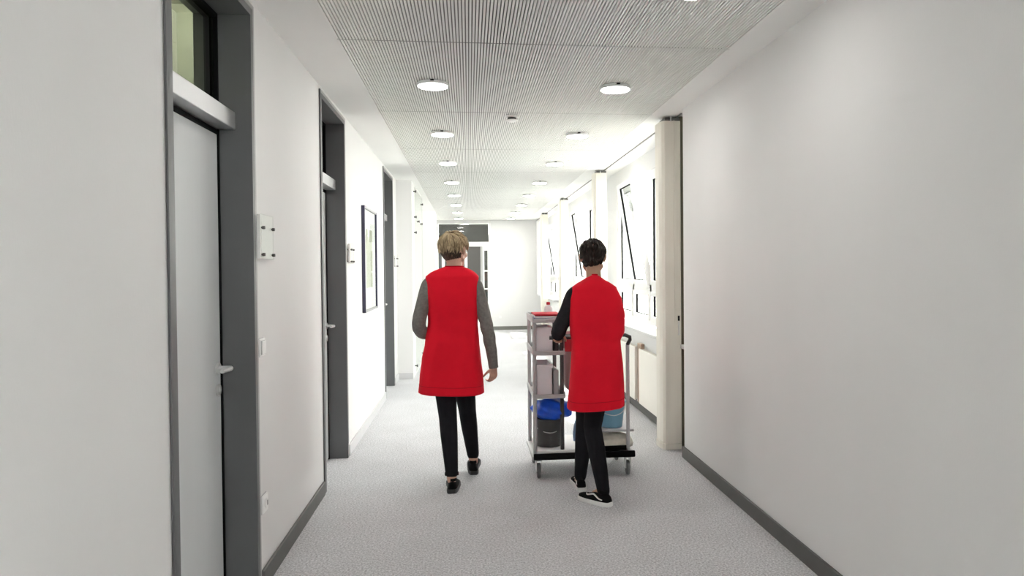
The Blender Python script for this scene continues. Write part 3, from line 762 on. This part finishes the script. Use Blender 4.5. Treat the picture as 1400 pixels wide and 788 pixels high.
def locks(mb, c, rot, k, n, zone, length, lift, rad, seed, rx=.078, ry=.097, rz=.094, oz=.020, crown=(0, -.045, .10), wav=.3):
    rnd = random.Random(seed); T = lambda v: Vector(c)+rot @ (v*k)
    cr = Vector(crown); cnt = 0; tries = 0
    while cnt < n and tries < n*40:
        tries += 1
        z = rnd.uniform(-1, 1); a = rnd.uniform(0, 2*math.pi); q = math.sqrt(1-z*z)
        u = Vector((q*math.cos(a), q*math.sin(a), z))
        p = Vector((u.x*rx, u.y*ry-.012, u.z*rz+oz))
        if not zone(p): continue
        cnt += 1
        away = p-cr; nrm = Vector((u.x/rx, u.y/ry, u.z/rz)).normalized()
        d = (away-nrm*away.dot(nrm)); d = d.normalized() if d.length > 1e-4 else Vector((0, -1, 0))
        sw = nrm.cross(d)*rnd.uniform(-wav, wav); d = (d+sw).normalized()
        l = length(p)*rnd.uniform(.75, 1.2); P = []; q_ = p-nrm*.004
        st = 4
        for j in range(st+1):
            # follow the skull, rising by lift
            uu = Vector((q_.x/rx, (q_.y+.012)/ry, (q_.z-oz)/rz)); uu = uu.normalized()
            base = Vector((uu.x*rx, uu.y*ry-.012, uu.z*rz+oz)); nn = Vector((uu.x/rx, uu.y/ry, uu.z/rz)).normalized()
            P.append(T(base+nn*lift(p)*math.sin(min(1.0, .25+j/st)*1.6)*rnd.uniform(.8, 1.1)))
            q_ = base+d*l/st
        r = rad*rnd.uniform(.7, 1.2)*k
        mb.tube(P, [r*.7, r, r*.95, r*.7, r*.12], 6, flat=.45)

# ---- worker on the left
P1 = thing('person', 'person with short blond hair, red tunic over grey sleeves, walking without the trolley', 'person', (-.10, 4.95, 0))
hc = Vector((-.098, 5.0, 1.585)); hr = Matrix.Rotation(R(-32), 3, 'Z') @ Matrix.Rotation(R(-4), 3, 'X')
mb = MB(); head(mb, hc, hr, 1.04)
mb.cone((-.100, 4.962, 1.42), (-.096, 4.985, 1.53), .056, .053)
mb.cone((-.10, 4.962, 1.40), (-.22, 4.965, 1.375), .055, .045); mb.cone((-.10, 4.962, 1.40), (.015, 4.965, 1.37), .055, .045)
for z, w, d_ in ((1.30, .135, .085), (1.16, .125, .085), (1.02, .115, .08), (.92, .135, .09)): mb.ell((-.115, 4.965, z), w, d_, .13)
# arms
mb.cone((-.262, 4.965, 1.365), (-.330, 4.93, 1.095), .036, .026); mb.cone((-.330, 4.93, 1.095), (-.300, 5.04, 1.027), .026, .024); mb.cone((-.300, 5.04, 1.027), (-.260, 5.15, 1.006), .024, .024)
mb.cone((.042, 4.965, 1.355), (.114, 4.938, 1.085), .036, .028); mb.cone((.114, 4.938, 1.085), (.160, 4.985, .800), .028, .024)
hand(mb, (.161, 4.987, .797), (-.02, .05, -1), (-.5, .85, 0), (-1, 0, 0), 34, .86)
hand(mb, (-.258, 5.16, 1.0), (.25, .9, -.12), (1, -.2, 0), (0, 0, 1), 48, .93)
# legs
for h, kn, an in (((-.185, 4.965, .86), (-.150, 4.925, .47), (-.125, 4.815, .085)), ((-.055, 4.965, .86), (-.018, 5.115, .475), (.018, 5.125, .125))):
    mb.cone(h, kn, .078, .050); mb.cone(kn, (Vector(kn)*.68+Vector(an)*.32)+Vector((0, -.012, 0)), .050, .048); mb.cone((Vector(kn)*.68+Vector(an)*.32)+Vector((0, -.012, 0)), an, .048, .032)
mb.cone((-.125, 4.815, .085), (-.125, 4.90, .045), .032, .025); mb.cone((.018, 5.125, .125), (.022, 5.20, .085), .032, .025)
b1 = remesh(mb, 'body', 'skin', P1, .0045, 5)
face_parts(hc, hr, P1, 1.04)
# hair
mb = MB(); mb.ell(hc+hr @ Vector((0, -.016, .026)), .0815, .099, .094, hr, 24)
def cut(mbx, keep):
    nf = [(f, m_) for f, m_ in zip(mbx.f, mbx.m) if all(keep(hr.transposed() @ (mbx.v[i]-hc)) for i in f)]
    mbx.f = [f for f, _ in nf]; mbx.m = [m_ for _, m_ in nf]
    used = sorted({i for f in mbx.f for i in f}); ix = {u: j for j, u in enumerate(used)}
    mbx.v = [mbx.v[u] for u in used]; mbx.f = [tuple(ix[i] for i in f) for f in mbx.f]
cap_keep = lambda p: p.z > -.045+.9*max(0, p.y+.035) and not (abs(p.x) > .062 and p.y > -.030 and p.z < .045)
cut(mb, cap_keep)
locks(mb, hc, hr, 1.04, 420, lambda p: cap_keep(p) and p.z > .008, lambda p: .058 if p.z > .05 else .036, lambda p: .016 if p.z > .06 else .010, .0085, 3)
h1 = mb.build('hair', 'blond', P1, 60)
mb = MB(); locks(mb, hc, hr, 1.04, 230, lambda p: p.z < .012 and p.y < -.02 and p.z > -.080 and abs(p.x) < .068, lambda p: .026, lambda p: .004, .006, 5, rx=.074, ry=.092)
tag(mb.build('nape_hair', 'nape', h1, 60), 'darker cropped hair at the nape')
# sweater sleeves
mb = MB(); mb.tube([(-.225, 4.966, 1.385), (-.268, 4.962, 1.352), (-.303, 4.945, 1.24), (-.333, 4.925, 1.11), (-.322, 4.975, 1.045), (-.290, 5.07, 1.020), (-.262, 5.145, 1.008)], [.040, .050, .0475, .046, .047, .042, .035], 22, sub=8)
for p in mb.v: p += Vector((0, 0, .0035*math.sin(p.z*90+p.x*40)*math.exp(-((p.z-1.09)/.09)**2)))
sl1 = mb.build('sleeve', 'knit', P1, 80)
mb = MB(); mb.tube([(.010, 4.966, 1.378), (.045, 4.962, 1.342), (.082, 4.95, 1.22), (.112, 4.935, 1.09), (.134, 4.95, .98), (.150, 4.97, .88), (.160, 4.985, .795)], [.040, .049, .0455, .044, .042, .037, .031], 22, sub=8)
for p in mb.v: p += Vector((.003*math.sin(p.z*75+p.y*60)*math.exp(-((p.z-1.02)/.10)**2), 0, 0))
sl2 = mb.build('sleeve', 'knit', P1, 80)
mb = MB(); mb.tube([(.155, 4.98, .830), (.161, 4.986, .787)], [.034, .0325], 20); mb.build('cuff', 'knit', sl2, 60)
# trousers
mb = MB(); mb.ell((-.118, 4.965, .86), .135, .085, .12)
for h, kn, an in (((-.180, 4.965, .84), (-.149, 4.925, .47), (-.125, 4.822, .125)), ((-.058, 4.965, .84), (-.020, 5.105, .475), (.016, 5.125, .165))):
    h, kn, an = Vector(h), Vector(kn), Vector(an); ca = kn*.66+an*.34+Vector((0, -.014, 0))
    mb.cone(h, kn, .088, .061); mb.cone(kn, ca, .061, .0575); mb.cone(ca, an, .0575, .0425)
t1 = remesh(mb, 'trousers', 'black_cloth', P1, .006, 4)
mb = MB(); mb.tube([(-.125, 4.824, .128), (-.125, 4.819, .106)], [.046, .0455], 24); mb.build('turn_up', 'black_cloth', t1, 50)
shoe(P1, (-.125, 4.772, .0), R(0), 0, 'shoe', 'rubber_grey', .25, side=-1)
shoe(P1, (.020, 5.085, .030), R(-3), R(6), 'shoe', 'rubber_grey', .25, side=1)
mb = MB(); mb.tube([(-.163, 4.83, .030), (-.125, 4.766, .030), (-.087, 4.83, .030)], .002, 6, sub=6)
# tunic: z, left, right, back, front
TAB1 = [(1.478, -.158, -.040, 4.915, 5.035), (1.462, -.200, .000, 4.895, 5.045), (1.442, -.252, .038, 4.882, 5.055), (1.410, -.289, .066, 4.868, 5.07), (1.30, -.287, .064, 4.855, 5.10), (1.11, -.276, .058, 4.865, 5.09),
        (.958, -.299, .066, 4.855, 5.10), (.85, -.322, .076, 4.848, 5.125), (.72, -.340, .088, 4.845, 5.17), (.60, -.352, .093, 4.845, 5.205)]
tunic(TAB1, .622, P1, -.035, .026)

# ---- worker on the right, pushing the trolley
P2 = thing('person', 'person with dark hair and red tunic pushing the cleaning trolley', 'person', (.79, 4.5, 0))
hc = Vector((.778, 4.56, 1.522)); hr = Matrix.Rotation(R(-14), 3, 'Z') @ Matrix.Rotation(R(-8), 3, 'X'); K = .93
mb = MB(); head(mb, hc, hr, K)
mb.cone((.776, 4.505, 1.36), (.777, 4.54, 1.47), .048, .046)
mb.cone((.776, 4.51, 1.345), (.675, 4.515, 1.30), .05, .042); mb.cone((.776, 4.51, 1.345), (.885, 4.515, 1.29), .05, .042)
for z, w, d_ in ((1.24, .130, .085), (1.10, .125, .085), (.98, .115, .08), (.88, .132, .09)): mb.ell((.785, 4.51, z), w, d_, .13)
mb.cone((.652, 4.515, 1.295), (.567, 4.56, 1.085), .035, .026); mb.cone((.567, 4.56, 1.085), (.567, 4.66, 1.040), .026, .024); mb.cone((.567, 4.66, 1.040), (.580, 4.765, 1.021), .024, .023)
mb.cone((.90, 4.515, 1.275), (.920, 4.56, 1.078), .035, .026); mb.cone((.920, 4.56, 1.078), (.911, 4.66, 1.037), .026, .024); mb.cone((.911, 4.66, 1.037), (.895, 4.765, 1.021), .024, .023)
hand(mb, (.581, 4.772, 1.02), (.05, 1, -.02), (0, 0, -1), (1, 0, 0), 62, .9)
hand(mb, (.894, 4.772, 1.02), (-.05, 1, -.02), (0, 0, -1), (-1, 0, 0), 62, .9)
for h, kn, an in (((.815, 4.51, .84), (.762, 4.52, .46), (.812, 4.425, .085)), ((.715, 4.51, .84), (.735, 4.665, .47), (.715, 4.745, .085))):
    kn_, an_ = Vector(kn), Vector(an); ca = kn_*.68+an_*.32+Vector((0, -.012, 0))
    mb.cone(h, kn, .076, .048); mb.cone(kn, ca, .048, .046); mb.cone(ca, an, .046, .031)
mb.cone((.812, 4.425, .085), (.765, 4.485, .045), .031, .025); mb.cone((.715, 4.745, .085), (.712, 4.82, .045), .031, .025)
remesh(mb, 'body', 'skin_b', P2, .0045, 5)
face_parts(hc, hr, P2, K)
mb = MB(); mb.ell(hc+hr @ Vector((0, -.013, .024)), .0725, .090, .092, hr, 24)
cap_keep = lambda p: p.z > -.050+.9*max(0, p.y+.035) and not (abs(p.x) > .056 and p.y > -.028 and p.z < .03)
cut(mb, cap_keep)
locks(mb, hc, hr, K, 420, lambda p: cap_keep(p) and p.z > -.055, lambda p: .045 if p.z > .04 else .030, lambda p: .017 if p.z > .06 else .006, .0075, 9, crown=(0, .02, .12))
mb.build('hair', 'brunette', P2, 60)
mb = MB(); mb.tube([(.705, 4.515, 1.325), (.650, 4.515, 1.290), (.610, 4.53, 1.19), (.567, 4.555, 1.09), (.562, 4.62, 1.048), (.571, 4.70, 1.032), (.580, 4.765, 1.022)], [.036, .050, .049, .048, .046, .041, .034], 22, sub=8)
for p in mb.v: p += Vector((0, 0, .0035*math.sin(p.z*90+p.x*40)*math.exp(-((p.z-1.09)/.09)**2)))
mb.build('sleeve', 'black_knit', P2, 80)
mb = MB(); mb.tube([(.845, 4.515, 1.31), (.898, 4.515, 1.268), (.912, 4.535, 1.17), (.922, 4.56, 1.08), (.915, 4.62, 1.045), (.905, 4.70, 1.03), (.895, 4.765, 1.022)], [.036, .046, .045, .044, .043, .040, .033], 22, sub=8)
mb.build('sleeve', 'black_knit', P2, 80)
mb = MB(); mb.ell((.770, 4.51, .84), .128, .085, .12)
for h, kn, an in (((.812, 4.51, .82), (.760, 4.52, .46), (.812, 4.428, .082)), ((.722, 4.51, .82), (.735, 4.66, .47), (.716, 4.745, .090))):
    h, kn, an = Vector(h), Vector(kn), Vector(an); ca = kn*.66+an*.34+Vector((0, -.014, 0))
    mb.cone(h, kn, .084, .058); mb.cone(kn, ca, .058, .056); mb.cone(ca, an, .056, .040)
remesh(mb, 'trousers', 'black_cloth', P2, .006, 4)
shoe(P2, (.842, 4.375, 0), R(37), 0, 'shoe', 'rubber_white', .255, True, side=1)
shoe(P2, (.717, 4.695, 0), R(2), 0, 'shoe', 'rubber_white', .255, True, side=-1)
TAB2 = [(1.418, .752, .800, 4.475, 4.575), (1.392, .722, .832, 4.448, 4.58), (1.366, .672, .875, 4.425, 4.585), (1.340, .637, .913, 4.412, 4.60), (1.26, .618, .950, 4.398, 4.625), (1.165, .617, .967, 4.395, 4.635), (1.06, .625, .966, 4.400, 4.63), (1.005, .634, .940, 4.402, 4.625),
        (.95, .634, .944, 4.395, 4.63), (.846, .628, .956, 4.39, 4.64), (.71, .620, .966, 4.385, 4.69), (.56, .606, .970, 4.385, 4.73)]
tunic(TAB2, .585, P2, .055, .014)

# ------------------------------------------------------------------ cleaning trolley and its load
CY0, CY1 = 5.00, 5.50
tr = thing('cleaning_trolley', 'grey cleaning trolley with shelves and castors in front of the dark-haired worker', 'trolley', (.78, 5.25, 0))
mb = MB(); mb.box(.42, 1.15, CY0, CY1, .135, .165, b=.01); mb.build('chassis', 'cart_grey', tr, 40)
mb = MB(); mb.box(.455, .80, CY0+.01, CY1-.02, .168, .20, b=.008); mb.build('tray', 'white', tr, 40)
mb = MB(); mb.box(.43, 1.14, CY0-.022, CY0-.004, .140, .185, b=.006); mb.build('bumper', 'black', tr, 40)
for sx in (.47, 1.10):
    for sy in (CY0+.05, CY1-.05):
        mb = MB(); mb.box(sx-.022, sx-.014, sy-.02, sy+.03, .05, .132); mb.box(sx+.014, sx+.022, sy-.02, sy+.03, .05, .132); mb.box(sx-.022, sx+.022, sy-.02, sy+.03, .122, .134)
        k = mb.build('castor_fork', 'chrome', tr)
        mb = MB(); mb.lathe((sx-.012, sy+.005, .052), [(.016, -.003), (.020, -.002), (.022, .001), (.046, .001), (.052, .005), (.052, .019), (.046, .023), (.022, .023), (.020, .026), (.016, .027)], 32, 'x'); mb.build('castor_wheel', 'wheel', k, 40)
for sx, sy in ((.445, CY0+.03), (.445, CY1-.03), (.635, CY0+.03), (.635, CY1-.03)):
    mb = MB(); mb.tube([(sx, sy, .16), (sx, sy, 1.10)], .014, 14); mb.build('upright', 'cart_dark' if sx > .6 else 'cart_grey', tr, 50)
for sy in (CY0+.03, CY1-.03):
    mb = MB(); mb.tube([(1.10, sy, .16), (1.10, sy, .92)], .013, 14); mb.build('upright', 'cart_grey', tr, 50)
mb = MB(); mb.box(.88, 1.145, CY0+.04, CY0+.30, .305, .322, b=.004); mb.build('side_shelf', 'cart_grey', tr, 40)
for z, n_ in ((.56, 'shelf'), (.86, 'shelf'), (1.085, 'top_tray')):
    mb = MB(); mb.box(.43, .655, CY0, CY1, z, z+.014, b=.004)
    mb.box(.43, .44, CY0, CY1, z+.012, z+.045, b=.003); mb.box(.645, .655, CY0, CY1, z+.012, z+.045, b=.003); mb.box(.44, .645, CY0, CY0+.01, z+.012, z+.030, b=.003); mb.box(.44, .645, CY1-.01, CY1, z+.012, z+.045, b=.003)
    mb.build(n_, 'cart_grey', tr, 40)
mb = MB(); mb.tube([(.635, CY0+.03, .98), (.66, CY0+.01, .99), (1.08, CY0+.01, .99), (1.10, CY0+.03, .92)], .013, 12, sub=4); mb.tube([(.635, CY1-.03, .98), (.66, CY1-.02, .97), (1.08, CY1-.02, .97), (1.10, CY1-.03, .92)], .013, 12, sub=4)
mb.build('bag_rail', 'cart_dark', tr, 50)
mb = MB(); mb.tube([(.530, 4.852, .995), (.75, 4.852, .995), (.955, 4.852, .995)], .0135, 12); mb.tube([(.640, CY0+.03, 1.00), (.640, 4.852, .995)], .012, 12); mb.tube([(.945, CY0+.01, .99), (.945, 4.852, .995)], .012, 12)
mb.build('push_handle', 'cart_dark', tr, 50)

def crate(x0, x1, y0, y1, z0, z1, m, label):
    t = thing('storage_box', label, 'box', ((x0+x1)/2, (y0+y1)/2, z0)); w = .006
    mb = MB(); mb.box(x0, x1, y0, y1, z0, z0+w, b=.002); mb.box(x0, x0+w, y0, y1, z0, z1, b=.002); mb.box(x1-w, x1, y0, y1, z0, z1, b=.002); mb.box(x0, x1, y0, y0+w, z0, z1, b=.002); mb.box(x0, x1, y1-w, y1, z0, z1, b=.002)
    mb.build('shell', m, t)
    mb = MB(); mb.box(x0-.006, x1+.006, y0-.006, y0+.002, z1-.02, z1, b=.002); mb.box(x0-.006, x1+.006, y1-.002, y1+.006, z1-.02, z1, b=.002); mb.box(x0-.006, x0+.002, y0, y1, z1-.02, z1, b=.002); mb.box(x1-.002, x1+.006, y0, y1, z1-.02, z1, b=.002); mb.build('rim', m, t)
    return t
crate(.462, .575, CY0+.055, CY0+.33, .8745, 1.05, 'box_grey', 'tall pale grey storage box on the upper trolley shelf')
crate(.588, .616, CY0+.055, CY0+.33, .8745, 1.0, 'cart_dark', 'dark storage box on the upper trolley shelf, by the dark post')
crate(.462, .57, CY0+.055, CY0+.36, .5745, .79, 'box_grey', 'pale grey storage box on the lower trolley shelf')
mb = MB(); mb.box(.580, .617, CY0+.06, CY0+.30, .5745, .75, b=.008); tag(mb.build('detergent_carton', 'cart_grey', None, 40), 'grey detergent carton on the lower trolley shelf', 'carton')
# cleaning cloths stacked on the tray
for x0, x1, z, m, lab in ((.446, .60, 1.1005, 'violet', 'folded violet cloth at the bottom of the top tray stack'), (.448, .636, 1.1155, 'paper', 'folded white cloth in the middle of the top tray stack'), (.450, .638, 1.131, 'cloth_red', 'folded red cloth on top of the tray stack')):
    mb = MB(); dx = 0 if m != 'violet' else 0
    mb.box(x0, x1, CY0+.03, CY0+.34, z, z+.0125, b=.005)
    for p in mb.v: p.z += .002*math.sin(p.x*40+p.y*22)
    tag(mb.build('folded_cloth', m, None, 60), lab, 'cloth', 'folded cloths on the trolley top')
mb = MB(); rr = []
for i in range(7):
    z = .975-.09*i/6; rr.append([(.652+.075*k/11, CY0-.013-.004*math.sin(k*1.1+i*.6)-.002*(k % 2), z) for k in range(12)]+[(.652+.075*(11-k)/11, CY0-.008, z) for k in range(12)])
mb.rings(rr); tag(mb.build('hanging_cloth', 'cloth_red', None, 60), 'red cleaning cloth hanging beside the dark trolley post', 'cloth')
# spray bottles
t = thing('cleaner_bottle', 'small white cleaner bottle with red cap at back of trolley top tray', 'bottle', (.585, CY1-.09, 1.099))
mb = MB(); mb.lathe((.585, CY1-.09, 1.0995), [(.028, 0), (.031, .005), (.031, .062), (.024, .078), (.012, .086), (.012, .095)], 22); mb.build('flask', 'white', t, 40)
mb = MB(); mb.lathe((.585, CY1-.09, 1.190), [(.014, 0), (.0145, .016), (.011, .020)], 18); mb.build('cap', 'cloth_red', t, 40)
# buckets
def bucket(x, y, z, r0, r1, h, m, label, hm='chrome'):
    t = thing('bucket', label, 'bucket', (x, y, z))
    mb = MB(); mb.lathe((x, y, z), [(r0, 0), (r0+.002, .003), (r1, h-.012), (r1+.008, h-.010), (r1+.008, h), (r1-.004, h), (r0-.006, .008)], 32); mb.build('pail', m, t, 35)
    mb = MB(); mb.tube([(x-r1-.006, y, z+h-.015), (x-r1*.8, y-.05, z+h-.07), (x, y-r1-.004, z+h-.09), (x+r1*.8, y-.05, z+h-.07), (x+r1+.006, y, z+h-.015)], .003, 8, sub=5); mb.build('bail', hm, t, 50)
    return t
bucket(.555, CY0+.17, .203, .088, .100, .195, 'cart_dark', 'dark grey bucket under the blue bag, low left on the trolley')
bucket(1.005, CY0+.15, .325, .075, .096, .185, 'sky', 'light blue bucket low right on the trolley')
# blue liner bag slumped over the dark bucket
rnd = random.Random(4)
def blob(name, m, label, cat, c, rad, seed, amp, sq=1.0, parent=None):
    bm = bmesh.new(); bmesh.ops.create_icosphere(bm, subdivisions=4, radius=1); r_ = random.Random(seed)
    ph = [r_.uniform(0, 6.28) for _ in range(9)]
    for v in bm.verts:
        p = v.co.copy(); n = 1+amp*(math.sin(p.x*5+ph[0])*math.sin(p.y*4+ph[1])+.6*math.sin(p.z*8+p.x*6+ph[2])+.45*math.sin(p.x*13+p.y*9+ph[3])*math.cos(p.z*7+ph[4]))
        p *= n; p.z = max(p.z, -.72)
        v.co = Vector((c[0]+p.x*rad[0], c[1]+p.y*rad[1], c[2]+p.z*rad[2]))
    mb = MB().bm(bm); return tag(mb.build(name, m, parent, 80), label, cat)
blob('rubbish_bag', 'blue', 'crumpled bright blue bag on the dark bucket', 'bag', (.575, CY0+.16, .458), (.140, .135, .082), 2, .10)
# pale blue cloth draped beside it
mb = MB(); rr = []
for i in range(14):
    z = .545-.30*i/13; w = .045+.022*i/13
    rr.append([Vector((.790+.008*math.sin(i*.5)+w*math.cos(a)*(1+.10*math.sin(5*a+i*.4)), CY0+.075+.035*math.sin(a)*(1+.2*math.sin(4*a+i*.3)), z)) for a in [2*math.pi*k/28 for k in range(28)]])
mb.rings(rr); tag(mb.build('mop_cloth', 'pale_blue', None, 70), 'pale blue mop cloth draped between blue bag and worker', 'cloth')
# pink waste sack in the rail
mb = MB(); rr = []
for i in range(22):
    t_ = i/21; z = .985-.435*t_; s_ = (1-.10*t_) if t_ < .85 else (1-.10*t_)*(1-((t_-.85)/.15)**2*.5)
    a_, b_ = .195*s_, .19*s_
    rr.append([Vector((.858+a_*math.copysign(abs(math.cos(a))**.6, math.cos(a))*(1+.018*math.sin(7*a+t_*4)+.02*math.sin(3*a+t_*9)), 5.255+b_*math.copysign(abs(math.sin(a))**.6, math.sin(a))*(1+.02*math.sin(6*a+t_*5)), z)) for a in [2*math.pi*k/48 for k in range(48)]])
ring_in = [[Vector((.858+(p.x-.858)*.97, 5.255+(p.y-5.255)*.97, z)) for p in rr[0]] for z in (.988, .90)]
mb.rings(list(reversed(ring_in))+rr, False, True)
tag(mb.build('waste_sack', 'pink', None, 70), 'pale pink waste sack hanging from the trolley rail', 'bag')
# wringer tray and mop head low on the right
t = thing('flat_mop', 'cream mop head with black hinge bar, low right on the trolley', 'mop', (1.0, CY0+.13, .168))
mb = MB(); rr = []
for i in range(16):
    u = i/15; x = .875+.27*u; w = .11*(1-.3*(2*u-1)**4); h = .080+.025*math.sin(u*3.1)-.05*u
    rr.append([Vector((x, CY0+.15+w*math.cos(a)*(1+.06*math.sin(6*a+i)), .215+max(-.044, h*math.sin(a)*(1+.10*math.sin(9*a+i*.8))))) for a in [2*math.pi*k/28 for k in range(28)]])
mb.rings(rr); mb.build('mop_head', 'mop', t, 70)
mb = MB(); mb.box(.875, 1.10, CY0+.025, CY0+.042, .178, .212, b=.005); mb.build('hinge_bar', 'black', t, 40)
